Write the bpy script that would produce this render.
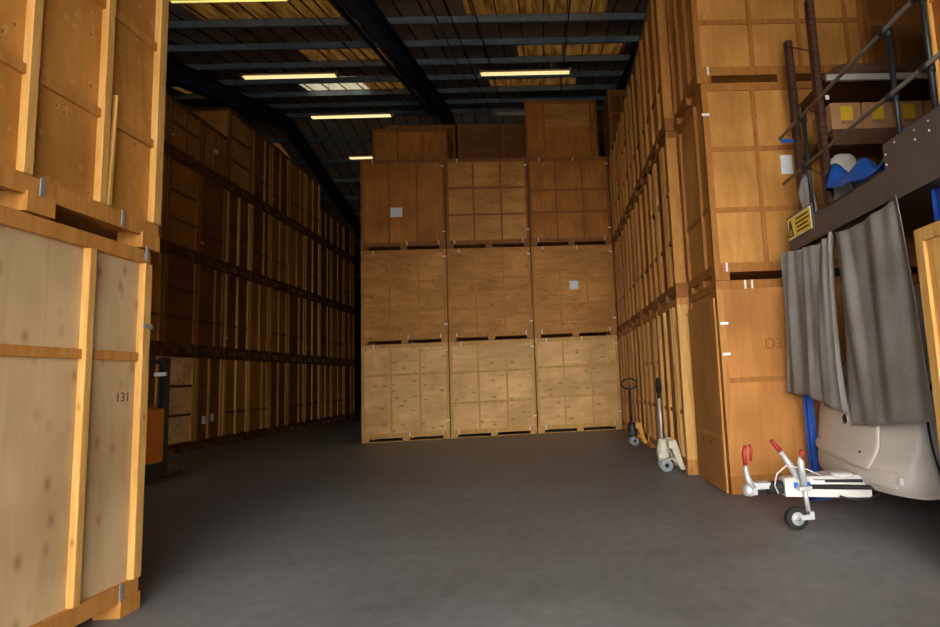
import bpy, math, random
from mathutils import Vector, Matrix
random.seed(7)
scn = bpy.context.scene
for o in list(bpy.data.objects): bpy.data.objects.remove(o)
C = scn.collection
PI = math.pi

# ------------------------------------------------------------------ camera
cam_d = bpy.data.cameras.new('camera'); cam = bpy.data.objects.new('camera', cam_d); C.objects.link(cam)
scn.camera = cam
cam_d.sensor_width = 36.0; cam_d.sensor_fit = 'HORIZONTAL'
cam_d.lens = 560.0 / 940 * 36.0
cam_d.shift_x = -102.45 / 940
cam_d.clip_start = .05; cam_d.clip_end = 300
_f = Vector((0.04470044, 0.99267262, 0.11226285)); _r = Vector((0.99810492, -0.03962041, -0.04708273)); _u = Vector((-0.04228984 * -1, -0.11415472, 0.99256248))
m = Matrix(((_r.x, _u.x, -_f.x, 0), (_r.y, _u.y, -_f.y, 0), (_r.z, _u.z, -_f.z, 1.3758), (0, 0, 0, 1)))
cam.matrix_world = m

# ------------------------------------------------------------------ exposure, world, daylight opening
scn.view_settings.view_transform = 'Standard'; scn.view_settings.look = 'None'
scn.view_settings.gamma = 1; scn.view_settings.use_curve_mapping = False
scn.view_settings.exposure = 0.0
scn.cycles.use_denoising = True
scn.cycles.max_bounces = 10; scn.cycles.diffuse_bounces = 6; scn.cycles.glossy_bounces = 3; scn.cycles.transmission_bounces = 6
scn.cycles.sample_clamp_indirect = 6.0
SKY = 15.5
W = bpy.data.worlds.new('overcast_sky'); scn.world = W; W.use_nodes = True
_bg = W.node_tree.nodes['Background']; _bg.inputs[0].default_value = (1.0, .965, .91, 1); _bg.inputs[1].default_value = SKY
DX0, DX1, DZ, DY = -4.2, 3.5, 4.7, -4.5           # the open loading door behind the camera
_p = bpy.data.lights.new('door_portal', 'AREA'); _p.shape = 'RECTANGLE'; _p.size = DX1 - DX0; _p.size_y = DZ
_p.cycles.is_portal = True
_po = bpy.data.objects.new('door_portal', _p); C.objects.link(_po)
_po.location = ((DX0 + DX1) / 2, DY + .02, DZ / 2); _po.rotation_euler = (PI / 2, 0, 0)   # faces into the hall (+y)
_po.rotation_euler = (-PI / 2, 0, 0)

# ------------------------------------------------------------------ materials
MATS = {}
def new_mat(name):
    mt = bpy.data.materials.new(name); mt.use_nodes = True
    nt = mt.node_tree; return mt, nt, nt.nodes['Principled BSDF']
def N(nt, t, **kw):
    n = nt.nodes.new(t)
    for k, v in kw.items(): setattr(n, k, v)
    return n
def rgb(c): return (c[0], c[1], c[2], 1)
def obj_coord(nt, scale=(1, 1, 1), rnd=True):
    tc = N(nt, 'ShaderNodeTexCoord'); mp = N(nt, 'ShaderNodeMapping'); mp.inputs['Scale'].default_value = scale
    if rnd:
        oi = N(nt, 'ShaderNodeObjectInfo'); mu = N(nt, 'ShaderNodeMath', operation='MULTIPLY'); mu.inputs[1].default_value = 53.0
        nt.links.new(oi.outputs['Random'], mu.inputs[0])
        ad = N(nt, 'ShaderNodeVectorMath', operation='ADD')
        nt.links.new(tc.outputs['Object'], ad.inputs[0]); nt.links.new(mu.outputs[0], ad.inputs[1])
        nt.links.new(ad.outputs[0], mp.inputs['Vector'])
    else: nt.links.new(tc.outputs['Object'], mp.inputs['Vector'])
    return mp.outputs[0]
def ramp(nt, fac, stops):
    r = N(nt, 'ShaderNodeValToRGB'); cr = r.color_ramp
    cr.elements[0].position = stops[0][0]; cr.elements[0].color = rgb(stops[0][1])
    cr.elements[1].position = stops[-1][0]; cr.elements[1].color = rgb(stops[-1][1])
    for p, c in stops[1:-1]:
        e = cr.elements.new(p); e.color = rgb(c)
    nt.links.new(fac, r.inputs[0]); return r.outputs[0]
def mix(nt, fac, a, b, mode='MIX'):
    mx = N(nt, 'ShaderNodeMix', data_type='RGBA', blend_type=mode)
    for s, v in ((mx.inputs[0], fac), (mx.inputs[6], a), (mx.inputs[7], b)):
        if isinstance(v, (int, float)): s.default_value = v
        elif isinstance(v, tuple): s.default_value = rgb(v)
        else: nt.links.new(v, s)
    return mx.outputs[2]
def bump(nt, bsdf, h, strength=.2, dist=.01):
    b = N(nt, 'ShaderNodeBump'); b.inputs['Strength'].default_value = strength; b.inputs['Distance'].default_value = dist
    nt.links.new(h, b.inputs['Height']); nt.links.new(b.outputs[0], bsdf.inputs['Normal'])

def ply(name, light, dark, knot=(.16, .06, .02), knots=.5, horiz=False, rings=False):
    mt, nt, b = new_mat(name)
    sc = (1.2, 1.2, 7) if horiz else (7, 7, 1.1)
    v = obj_coord(nt, sc)
    n1 = N(nt, 'ShaderNodeTexNoise'); n1.inputs['Scale'].default_value = 1.0; n1.inputs['Detail'].default_value = 5; n1.inputs['Distortion'].default_value = 1.2
    nt.links.new(v, n1.inputs['Vector'])
    base = ramp(nt, n1.outputs[0], [(.3, dark), (.7, light)])
    v2 = obj_coord(nt, (.9, .9, .9))
    n2 = N(nt, 'ShaderNodeTexNoise'); n2.inputs['Scale'].default_value = 1.3; n2.inputs['Detail'].default_value = 2
    nt.links.new(v2, n2.inputs['Vector'])
    blot = ramp(nt, n2.outputs[0], [(.35, (.72, .68, .62)), (.65, (1.12, 1.12, 1.12))])
    base = mix(nt, .8, base, blot, 'MULTIPLY')
    v3 = obj_coord(nt, (4.2, 4.2, 9) if horiz else ((13, 13, 10) if rings else ((9, 9, 5) if name == 'cream_plywood' else (8, 8, 4.5))))
    vo = N(nt, 'ShaderNodeTexVoronoi'); vo.inputs['Scale'].default_value = 1.0; vo.inputs['Randomness'].default_value = 1
    nt.links.new(v3, vo.inputs['Vector'])
    k = ramp(nt, vo.outputs['Distance'], [(0, (1, 1, 1)), (.10, (.9, .9, .9)), (.2, (.3, .3, .3)), (.33, (0, 0, 0))] if not rings else [(0, (1, 1, 1)), (.11, (1, 1, 1)), (.16, (0, 0, 0))])
    kk = N(nt, 'ShaderNodeMath', operation='MULTIPLY'); kk.inputs[1].default_value = knots
    sel = N(nt, 'ShaderNodeSeparateColor'); nt.links.new(vo.outputs['Color'], sel.inputs[0])
    gt = N(nt, 'ShaderNodeMath', operation='GREATER_THAN'); gt.inputs[1].default_value = .15 if rings else (.25 if name == 'cream_plywood' else .5); nt.links.new(sel.outputs[0], gt.inputs[0])
    gk = N(nt, 'ShaderNodeMath', operation='MULTIPLY'); nt.links.new(k, gk.inputs[0]); nt.links.new(gt.outputs[0], gk.inputs[1])
    nt.links.new(gk.outputs[0], kk.inputs[0])
    base = mix(nt, kk.outputs[0], base, knot)
    if rings:
        r2 = ramp(nt, vo.outputs['Distance'], [(0, (0, 0, 0)), (.13, (0, 0, 0)), (.18, (1, 1, 1)), (.26, (0, 0, 0))])
        rk = N(nt, 'ShaderNodeMath', operation='MULTIPLY'); rk.inputs[1].default_value = .12 if 'dimpled' in name else .4
        nt.links.new(r2, rk.inputs[0]); base = mix(nt, rk.outputs[0], base, (.75, .52, .25))
    if rings: n1 = vo
    nt.links.new(base, b.inputs['Base Color']); b.inputs['Roughness'].default_value = .62
    b.inputs['Specular IOR Level'].default_value = .3
    bump(nt, b, n1.outputs[0], .5 if rings else .15, .012 if rings else .004)
    return mt
def pine(name, light, dark):
    mt, nt, b = new_mat(name)
    v = obj_coord(nt, (22, 22, 2.2))
    n1 = N(nt, 'ShaderNodeTexNoise'); n1.inputs['Scale'].default_value = 1.0; n1.inputs['Detail'].default_value = 4; n1.inputs['Distortion'].default_value = .8
    nt.links.new(v, n1.inputs['Vector'])
    base = ramp(nt, n1.outputs[0], [(.3, dark), (.68, light)])
    v3 = obj_coord(nt, (7, 7, 4))
    vo = N(nt, 'ShaderNodeTexVoronoi'); nt.links.new(v3, vo.inputs['Vector']); vo.inputs['Scale'].default_value = 1
    k = ramp(nt, vo.outputs['Distance'], [(0, (.8, .8, .8)), (.14, (0, 0, 0))])
    base = mix(nt, k, base, (.14, .05, .015))
    nt.links.new(base, b.inputs['Base Color']); b.inputs['Roughness'].default_value = .6
    b.inputs['Specular IOR Level'].default_value = .3
    bump(nt, b, n1.outputs[0], .25, .004)
    return mt
def plain(name, c, rough=.5, metal=0, var=0.0, scale=6, spec=.5):
    mt, nt, b = new_mat(name)
    if var:
        v = obj_coord(nt); n1 = N(nt, 'ShaderNodeTexNoise'); n1.inputs['Scale'].default_value = scale; n1.inputs['Detail'].default_value = 4
        nt.links.new(v, n1.inputs['Vector'])
        lo = tuple(x * (1 - var) for x in c); hi = tuple(min(1, x * (1 + var)) for x in c)
        nt.links.new(ramp(nt, n1.outputs[0], [(.3, lo), (.7, hi)]), b.inputs['Base Color'])
        bump(nt, b, n1.outputs[0], .1, .002)
    else: b.inputs['Base Color'].default_value = rgb(c)
    b.inputs['Roughness'].default_value = rough; b.inputs['Metallic'].default_value = metal
    b.inputs['Specular IOR Level'].default_value = spec
    return mt
def emit(name, c, s):
    mt, nt, b = new_mat(name); b.inputs['Base Color'].default_value = rgb(c)
    b.inputs['Emission Color'].default_value = rgb(c); b.inputs['Emission Strength'].default_value = s
    return mt

M = dict(
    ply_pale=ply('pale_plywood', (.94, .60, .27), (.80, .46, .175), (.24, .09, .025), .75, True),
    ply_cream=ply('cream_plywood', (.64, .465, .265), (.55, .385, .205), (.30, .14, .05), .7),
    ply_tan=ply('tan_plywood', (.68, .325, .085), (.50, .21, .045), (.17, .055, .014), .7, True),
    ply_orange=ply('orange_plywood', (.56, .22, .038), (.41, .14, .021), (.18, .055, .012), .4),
    ply_dented=ply('knotty_orange_plywood', (.60, .28, .062), (.48, .205, .038), (.2, .075, .015), .7, False, True),
    ply_dimpled=ply('dimpled_orange_plywood', (.64, .31, .075), (.52, .23, .048), (.3, .13, .03), .3, False, True),  # paler tone paints in the highlights on the dimples
    ply_smooth=ply('smooth_orange_plywood', (.60, .265, .07), (.50, .20, .045), (.3, .12, .04), .2),
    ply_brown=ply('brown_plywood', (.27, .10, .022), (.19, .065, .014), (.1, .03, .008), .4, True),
    ply_grey=ply('weathered_grey_plywood', (.42, .35, .25), (.33, .27, .18), (.2, .14, .08), .3),
    pine=pine('pine_batten', (.74, .44, .14), (.58, .29, .07)),
    rail_gap_shade=pine('gap_shade_rail', (.15, .055, .014), (.10, .035, .008)),  # darkened so the rails paint in the shade of the pallet gaps
    pine_red=pine('reddish_pine_batten', (.44, .18, .036), (.33, .12, .02)),
    pine_dark=pine('dark_pine_batten', (.34, .13, .03), (.24, .08, .016)),
    pine_mid=pine('orange_pine_batten', (.58, .27, .065), (.44, .18, .036)),
    clip=plain('zinc_clip', (.85, .87, .88), .5, .1),
    clip_dull=plain('dull_zinc_clip', (.30, .31, .33), .45, .3),
    paper=plain('white_paper', (.8, .82, .85), .8),
    ink=plain('pencil_mark', (.10, .05, .03), .8),
    steel_blue=plain('blue_grey_steel', (.22, .28, .33), .55, .1, .2, 3),
    beam_blue=plain('dark_blue_steel', (.012, .028, .075), .5, 0, .2, 3),
    column_blue=plain('bright_blue_paint', (.02, .09, .42), .45),
    black=plain('black_paint', (.012, .013, .015), .45),
    rubber=plain('black_rubber', (.018, .018, .018), .8),
    grey_steel=plain('brown_grey_steel', (.12, .09, .072), .6, 0, .12, 5),
    galv=plain('galvanised_tube', (.30, .27, .23), .5, .5, .15, 8),
    rack_rust=plain('rusty_brown_steel', (.10, .035, .014), .7, 0, .3, 9),
    shelf_grey=plain('grey_shelf_edge', (.42, .40, .36), .6, 0, .1, 6),
    cardboard=plain('cardboard', (.42, .22, .10), .85, 0, .1, 4),
    label_yellow=plain('yellow_label', (.75, .48, .02), .6),
    sign_yellow=plain('yellow_sign', (.85, .60, .03), .5),
    sign_white=plain('sign_white', (.8, .8, .75), .5),
    blue_plastic=plain('blue_plastic', (.01, .12, .55), .4),
    sack=plain('white_sack', (.55, .53, .48), .7, 0, .2, 6),
    brown_cloth=plain('dark_brown_cloth', (.10, .05, .025), .9, 0, .4, 8),
    beige=plain('beige_moulding', (.60, .53, .46), .38, 0, .04, 2),
    white_plastic=plain('white_plastic', (.72, .70, .66), .4),
    silver=plain('silver_metal', (.58, .59, .60), .45, .35),
    red=plain('red_grip', (.42, .03, .04), .45),
    yellow_truck=plain('yellow_paint', (.75, .33, .02), .45, 0, .1, 5),
    cream_truck=plain('cream_paint', (.55, .52, .40), .45, 0, .12, 9),
    orange_truck=plain('orange_paint', (.75, .20, .01), .45),
    wheel_grey=plain('grey_tyre', (.28, .30, .32), .6),
    tube=emit('lit_tube', (1.0, .78, .38), 1.05),
    tube_green=emit('lit_tube_near', (.95, .85, .25), .8),
    tube_off=plain('unlit_tube', (.5, .5, .5), .4),
    fitting=plain('light_fitting', (.30, .22, .15), .5),
    wall=plain('dark_cladding', (.05, .045, .042), .7, 0, .2, 2),
    yard=plain('yard_concrete', (.36, .345, .32), .8, 0, .1, 1),
    lens=plain('clear_marker', (.85, .85, .85), .15),
    print=plain('dark_print', (.06, .03, .02), .7),
)
# grey removal blanket
mt, nt, b = new_mat('grey_felt_blanket'); v = obj_coord(nt)
n1 = N(nt, 'ShaderNodeTexNoise'); n1.inputs['Scale'].default_value = 110; n1.inputs['Detail'].default_value = 6
n2 = N(nt, 'ShaderNodeTexNoise'); n2.inputs['Scale'].default_value = 2.5
nt.links.new(v, n1.inputs['Vector']); nt.links.new(v, n2.inputs['Vector'])
c1 = ramp(nt, n1.outputs[0], [(.35, (.225, .20, .182)), (.7, (.315, .29, .268))]); c2 = ramp(nt, n2.outputs[0], [(.3, (.85, .8, .75)), (.7, (1.1, 1.1, 1.1))])
nt.links.new(mix(nt, 1.0, c1, c2, 'MULTIPLY'), b.inputs['Base Color']); b.inputs['Roughness'].default_value = .95; b.inputs['Specular IOR Level'].default_value = .1
bump(nt, b, n1.outputs[0], .5, .004); M['blanket'] = mt
# clear plastic wrap
mt, nt, b = new_mat('clear_plastic_wrap'); b.inputs['Base Color'].default_value = (.6, .6, .6, 1); b.inputs['Roughness'].default_value = .25; b.inputs['Alpha'].default_value = .45
M['wrap'] = mt
# concrete floor
mt, nt, b = new_mat('smooth_concrete'); v = obj_coord(nt, (1, 1, 1), False)
n1 = N(nt, 'ShaderNodeTexNoise'); n1.inputs['Scale'].default_value = .55; n1.inputs['Detail'].default_value = 7; n1.inputs['Roughness'].default_value = .62
n2 = N(nt, 'ShaderNodeTexNoise'); n2.inputs['Scale'].default_value = 9; n2.inputs['Detail'].default_value = 5
n3 = N(nt, 'ShaderNodeTexWave'); n3.wave_type = 'RINGS'; n3.inputs['Scale'].default_value = .14; n3.inputs['Distortion'].default_value = 9; n3.inputs['Detail'].default_value = 2
for n_ in (n1, n2, n3): nt.links.new(v, n_.inputs['Vector'])
c1 = ramp(nt, n1.outputs[0], [(.32, (.148, .153, .160)), (.5, (.215, .220, .228)), (.7, (.275, .281, .288))])
c2 = ramp(nt, n2.outputs[0], [(.3, (.86, .86, .86)), (.7, (1.1, 1.1, 1.1))])
c3 = ramp(nt, n3.outputs[0], [(0, (.72, .72, .72)), (.03, (1, 1, 1)), (1, (1, 1, 1))])
nt.links.new(mix(nt, .25, mix(nt, 1.0, c1, c2, 'MULTIPLY'), c3, 'MULTIPLY'), b.inputs['Base Color'])
nt.links.new(ramp(nt, n1.outputs[0], [(.3, (.42, .42, .42)), (.7, (.62, .62, .62))]), b.inputs['Roughness'])
b.inputs['Specular IOR Level'].default_value = .35
bump(nt, b, n2.outputs[0], .08, .003); M['floor'] = mt
# roof sheets
M['sheet'] = plain('brown_roof_sheet', (.42, .32, .25), .7, 0, .15, 1.5)
M['rib'] = plain('sheet_seam', (.02, .016, .014), .8)
def translucent(name, lo, hi):
    mt = bpy.data.materials.new(name); mt.use_nodes = True; nt = mt.node_tree
    out = nt.nodes['Material Output']; nt.nodes.remove(nt.nodes['Principled BSDF'])
    v = obj_coord(nt, (6, .7, 1), False)
    n1 = N(nt, 'ShaderNodeTexNoise'); n1.inputs['Scale'].default_value = 1; n1.inputs['Detail'].default_value = 5; n1.inputs['Distortion'].default_value = .5
    nt.links.new(v, n1.inputs['Vector'])
    t = N(nt, 'ShaderNodeBsdfTranslucent'); nt.links.new(ramp(nt, n1.outputs[0], [(.32, lo), (.7, hi)]), t.inputs[0]); nt.links.new(t.outputs[0], out.inputs[0])
    return mt
M['sky_amber'] = translucent('dirty_amber_rooflight', (.0015, .0006, .0001), (.0095, .0045, .0009))
M['sky_clear'] = translucent('clean_rooflight', (.028, .026, .018), (.044, .041, .028))

# ------------------------------------------------------------------ mesh helpers
class MB:
    def __init__(s): s.v = []; s.f = []; s.mi = []; s.mats = []; s.smooth = []
    def _m(s, mat):
        if mat not in s.mats: s.mats.append(mat)
        return s.mats.index(mat)
    def add(s, vs, fs, mat=None, sm=False):
        n = len(s.v); s.v += [tuple(p) for p in vs]; k = s._m(mat)
        for f in fs: s.f.append(tuple(i + n for i in f)); s.mi.append(k); s.smooth.append(sm)
        return s
    def box(s, x0, x1, y0, y1, z0, z1, mat=None):
        return s.add([(x0, y0, z0), (x1, y0, z0), (x1, y1, z0), (x0, y1, z0), (x0, y0, z1), (x1, y0, z1), (x1, y1, z1), (x0, y1, z1)],
                     [(0, 3, 2, 1), (4, 5, 6, 7), (0, 1, 5, 4), (1, 2, 6, 5), (2, 3, 7, 6), (3, 0, 4, 7)], mat)
    def hexa(s, lo, hi, mat=None):   # lo, hi: four points each
        return s.add(list(lo) + list(hi), [(0, 3, 2, 1), (4, 5, 6, 7), (0, 1, 5, 4), (1, 2, 6, 5), (2, 3, 7, 6), (3, 0, 4, 7)], mat)
    def tube(s, pts, r, n=10, mat=None, caps=True):
        pts = [Vector(p) for p in pts]; rs = r if isinstance(r, (list, tuple)) else [r] * len(pts)
        vs = []; up = None
        for i, p in enumerate(pts):
            t = (pts[min(i + 1, len(pts) - 1)] - pts[max(i - 1, 0)]).normalized()
            a = t.cross(Vector((0, 0, 1)) if abs(t.z) < .95 else Vector((0, 1, 0))).normalized() if up is None else (up - t * up.dot(t)).normalized()
            up = a; bb = t.cross(a)
            for k in range(n):
                an = 2 * PI * k / n; vs.append(p + (a * math.cos(an) + bb * math.sin(an)) * rs[i])
        fs = [(i * n + k, i * n + (k + 1) % n, (i + 1) * n + (k + 1) % n, (i + 1) * n + k) for i in range(len(pts) - 1) for k in range(n)]
        if caps: fs += [tuple(range(n - 1, -1, -1)), tuple((len(pts) - 1) * n + k for k in range(n))]
        return s.add(vs, fs, mat, True)
    def prism(s, outline, y0, y1, mat=None):   # outline in x,z ; extruded along y
        n = len(outline)
        vs = [(x, y0, z) for x, z in outline] + [(x, y1, z) for x, z in outline]
        return s.add(vs, [tuple(range(n)), tuple(range(2 * n - 1, n - 1, -1))] + [(k, k + n, (k + 1) % n + n, (k + 1) % n) for k in range(n)], mat)
    def grid(s, P, mat=None, sm=True):
        r, c = len(P), len(P[0])
        return s.add([p for row in P for p in row], [(i * c + j, i * c + j + 1, (i + 1) * c + j + 1, (i + 1) * c + j) for i in range(r - 1) for j in range(c - 1)], mat, sm)
    def mesh(s, name):
        me = bpy.data.meshes.new(name); me.from_pydata(s.v, [], s.f)
        for mt in s.mats:
            if mt: me.materials.append(M[mt])
        me.polygons.foreach_set('material_index', s.mi); me.polygons.foreach_set('use_smooth', s.smooth); me.update()
        return me
def obj(name, mb, parent=None, mat=None, loc=None, rot=None, bevel=0):
    me = mb if isinstance(mb, bpy.types.Mesh) else mb.mesh(name)
    if mat: me.materials.clear(); me.materials.append(M[mat])
    o = bpy.data.objects.new(name, me); C.objects.link(o)
    if parent: o.parent = parent
    if loc: o.location = loc
    if rot: o.rotation_euler = rot
    if bevel:
        bv = o.modifiers.new('bevel', 'BEVEL'); bv.width = bevel; bv.segments = 2; bv.limit_method = 'ANGLE'
    return o
def tag(o, label=None, cat=None, group=None, kind=None):
    for k, v in (('label', label), ('category', cat), ('group', group), ('kind', kind)):
        if v: o[k] = v
    return o
def thing(name, label, cat, loc=(0, 0, 0), rz=0, group=None):
    o = bpy.data.objects.new(name, None); C.objects.link(o); o.location = loc; o.rotation_euler = (0, 0, rz); o.empty_display_size = .2
    return tag(o, label, cat, group)
def struct(name, mb, mat=None): return tag(obj(name, mb, None, mat), kind='structure')
def text(name, s, size, mat, parent, loc, rot, ext=.0008):
    cu = bpy.data.curves.new(name, 'FONT'); cu.body = s; cu.size = size; cu.extrude = ext; cu.align_x = 'CENTER'; cu.align_y = 'CENTER'
    tmp = bpy.data.objects.new(name, cu); C.objects.link(tmp); bpy.context.view_layer.update()
    me = bpy.data.meshes.new_from_object(tmp.evaluated_get(bpy.context.evaluated_depsgraph_get())); bpy.data.objects.remove(tmp)
    me.materials.clear(); me.materials.append(M[mat]); o = bpy.data.objects.new(name, me); C.objects.link(o)
    o.parent = parent; o.location = loc; o.rotation_euler = rot; return o

# ------------------------------------------------------------------ building shell
K = .24; Z0 = 1.3758 + 6.5; RIDGE = 24.5; XL, XR, YF, YB = -18.0, 9.0, DY, 42.0
def roof_z(y): return Z0 + K * y if y <= RIDGE else Z0 + K * (2 * RIDGE - y)
struct('floor', MB().box(XL, XR, YF, YB, -.2, 0), 'floor')
struct('yard_ground', MB().box(-40, 40, -40, YF, -.2, -.01), 'yard')
w = MB().box(XL, DX0, YF - .2, YF, 0, roof_z(YF) - .02).box(DX1, XR, YF - .2, YF, 0, roof_z(YF) - .02).box(DX0, DX1, YF - .2, YF, DZ, roof_z(YF) - .02)
struct('wall_front', w, 'wall')
struct('wall_back', MB().box(XL, XR, YB, YB + .2, 0, roof_z(YB)), 'wall')
for nm, x0 in (('wall_left', XL - .2), ('wall_right', XR)):
    g = MB(); o_ = [(YF, 0), (YB, 0), (YB, roof_z(YB)), (RIDGE, roof_z(RIDGE)), (YF, roof_z(YF))]
    vs = [(x0, y, z) for y, z in o_] + [(x0 + .2, y, z) for y, z in o_]
    g.add(vs, [(0, 1, 2, 3, 4), (9, 8, 7, 6, 5)] + [(k, k + 5, (k + 1) % 5 + 5, (k + 1) % 5) for k in range(5)])
    struct(nm, g, 'wall')
PY = sorted([14.39 + 1.69 * k for k in range(-11, 6)] + [RIDGE] + [26.16 + 1.69 * k for k in range(0, 10)])
LIGHTS = [  # x0, x1, bay between purlins (by y), clean or dirty
    (-1.85, 1.95, 13.5, 'sky_amber'), (-.60, 2.85, 17.0, 'sky_amber'), (-1.85, 1.5, 20.4, 'sky_amber'),
    (-8.9, -5.2, 13.5, 'sky_amber'), (-7.5, -4.3, 17.0, 'sky_amber'), (-8.95, -6.6, 20.4, 'sky_clear'), (-6.6, -5.1, 20.4, 'sky_amber'),
    (-13.6, -12.4, 20.4, 'sky_amber'), (-13.6, -12.6, 26.9, 'sky_amber'), (-1.9, 1.6, 10.2, 'sky_amber'), (-8.9, -5.2, 6.8, 'sky_amber')]
sheet = MB(); edges = [YF] + PY + [YB]; edges = sorted(set(e for e in edges if YF <= e <= YB))
for a, bq in zip(edges[:-1], edges[1:]):
    ls = sorted((x0, x1, mm) for x0, x1, y, mm in LIGHTS if a < y < bq); xs = XL
    def strip(x0, x1, into=sheet, t=.05):
        into.hexa([(x0, a, roof_z(a)), (x1, a, roof_z(a)), (x1, bq, roof_z(bq)), (x0, bq, roof_z(bq))],
                  [(x0, a, roof_z(a) + t), (x1, a, roof_z(a) + t), (x1, bq, roof_z(bq) + t), (x0, bq, roof_z(bq) + t)])
    for x0, x1, mm in ls:
        if x0 > xs: strip(xs, x0)
        xs = x1
        pane = MB().add([(x0, a, roof_z(a) + .02), (x1, a, roof_z(a) + .02), (x1, bq, roof_z(bq) + .02), (x0, bq, roof_z(bq) + .02)], [(0, 1, 2, 3)])
        struct('rooflight_pane', pane, mm)
    strip(xs, XR)
struct('ceiling', sheet, 'sheet')
ribs = MB(); x = XL + .3
while x < XR:
    for a, bq in ((YF, RIDGE), (RIDGE, YB)):
        ribs.hexa([(x, a, roof_z(a) - .03), (x + .035, a, roof_z(a) - .03), (x + .035, bq, roof_z(bq) - .03), (x, bq, roof_z(bq) - .03)],
                  [(x, a, roof_z(a)), (x + .035, a, roof_z(a)), (x + .035, bq, roof_z(bq)), (x, bq, roof_z(bq))])
    x += .64
struct('ceiling_seams', ribs, 'rib')
for y in PY:
    z = roof_z(y) - .03
    g = MB().box(XL, XR, y - .035, y - .028, z - .2, z).box(XL, XR, y - .035, y + .035, z - .2, z - .192).box(XL, XR, y - .035, y + .04, z - .01, z)
    struct('roof_purlin', g, 'steel_blue')
for xr in (-11.25, -4.05, 3.25):
    g = MB()
    for a, bq in ((YF, RIDGE), (RIDGE, YB)):
        for dx, t0, t1 in ((.15, .24, .26), (.008, .26, .86), (.15, .86, .885)):
            g.hexa([(xr - dx, a, roof_z(a) - t1), (xr + dx, a, roof_z(a) - t1), (xr + dx, bq, roof_z(bq) - t1), (xr - dx, bq, roof_z(bq) - t1)],
                   [(xr - dx, a, roof_z(a) - t0), (xr + dx, a, roof_z(a) - t0), (xr + dx, bq, roof_z(bq) - t0), (xr - dx, bq, roof_z(bq) - t0)])
    struct('roof_rafter', g, 'beam_blue')
for xc, r in ((-4.85, .07), (-5.6, .02), (-1.55, .02), (-2.2, .018), (-2.6, .018), (.9, .022)):
    g = MB().tube([(xc, 2, roof_z(2) - .27), (xc, RIDGE - .3, roof_z(RIDGE - .3) - .27)], r, 8)
    struct('roof_conduit', g, 'black')

# ------------------------------------------------------------------ hanging lights
def lamp(x0, y, z, label, tmat, rods=True, L=2.42):
    t = thing('ceiling_light', label, 'ceiling light', (x0 + L / 2, y, z), 0, 'strip lights under the roof')
    h = L / 2
    obj('light_body', MB().box(-h, h, -.03, .03, .03, .09).box(-h, h, -.09, .09, .022, .032), t, 'fitting')
    for s in (-.045, .045):
        obj('light_tube', MB().tube([(-h + .03, s, 0), (h - .03, s, 0)], .02, 10), t, tmat)
    obj('end_cap', MB().box(-h - .01, -h + .03, -.09, .09, -.02, .09), t, 'fitting'); obj('end_cap', MB().box(h - .03, h + .01, -.09, .09, -.02, .09), t, 'fitting')
    for s in (-.7, .7):
        obj('hanging_rod', MB().tube([(s, 0, .09), (s, 0, roof_z(y) - z)], .006, 6), t, 'galv')
lamp(-7.65, 14.1, 9.5, 'lit strip light hanging in front of the bright white rooflight', 'tube')
lamp(-6.87, 16.4, 9.5, 'lit strip light below the bright white rooflight, on a thin rod', 'tube')
lamp(-1.53, 14.2, 9.5, 'lit strip light in the right-hand roof bay above the middle stack', 'tube')
lamp(-6.84, 19.55, 9.5, 'small far lit strip light showing beside the top left of the middle stack', 'tube')
lamp(-1.35, 16.5, 9.5, 'unlit grey strip light low in the dark roof above the middle stack', 'tube_off')
lamp(-7.55, 11.1, 9.5, 'nearest yellowish lit strip light cut by the top edge of the photo', 'tube_green')

# ------------------------------------------------------------------ storage crates
PIT = 2.4; BL = .09; RB = .20; RT = 2.29
_cache = {}
def cached(key, fn):
    if key not in _cache: _cache[key] = fn()
    return _cache[key]
def lattice(a0, a1, H, vs, hs, tv, th, pw=.07, bw=.05, hb=.06, top=.10, bl=BL):
    """bars in (u, z) with thickness; returns list of (u0,u1,z0,z1,t)"""
    L_ = [(a0, a1, bl, bl + .11, max(th, .03), 1), (a0, a1, H - top, H - .004, max(th, .03), 1), (a0, a0 + pw, bl + .11, H - top, tv, 0), (a1 - pw, a1, bl + .11, H - top, tv, 0)]
    for v_ in vs:
        u, wd = v_ if isinstance(v_, tuple) else (v_, bw)
        L_.append((u - wd / 2, u + wd / 2, bl + .11, H - top, tv * .98, 0))
    for h_ in hs: L_.append((a0 + pw, a1 - pw, h_ - hb / 2, h_ + hb / 2, th, 1))
    return L_
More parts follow.
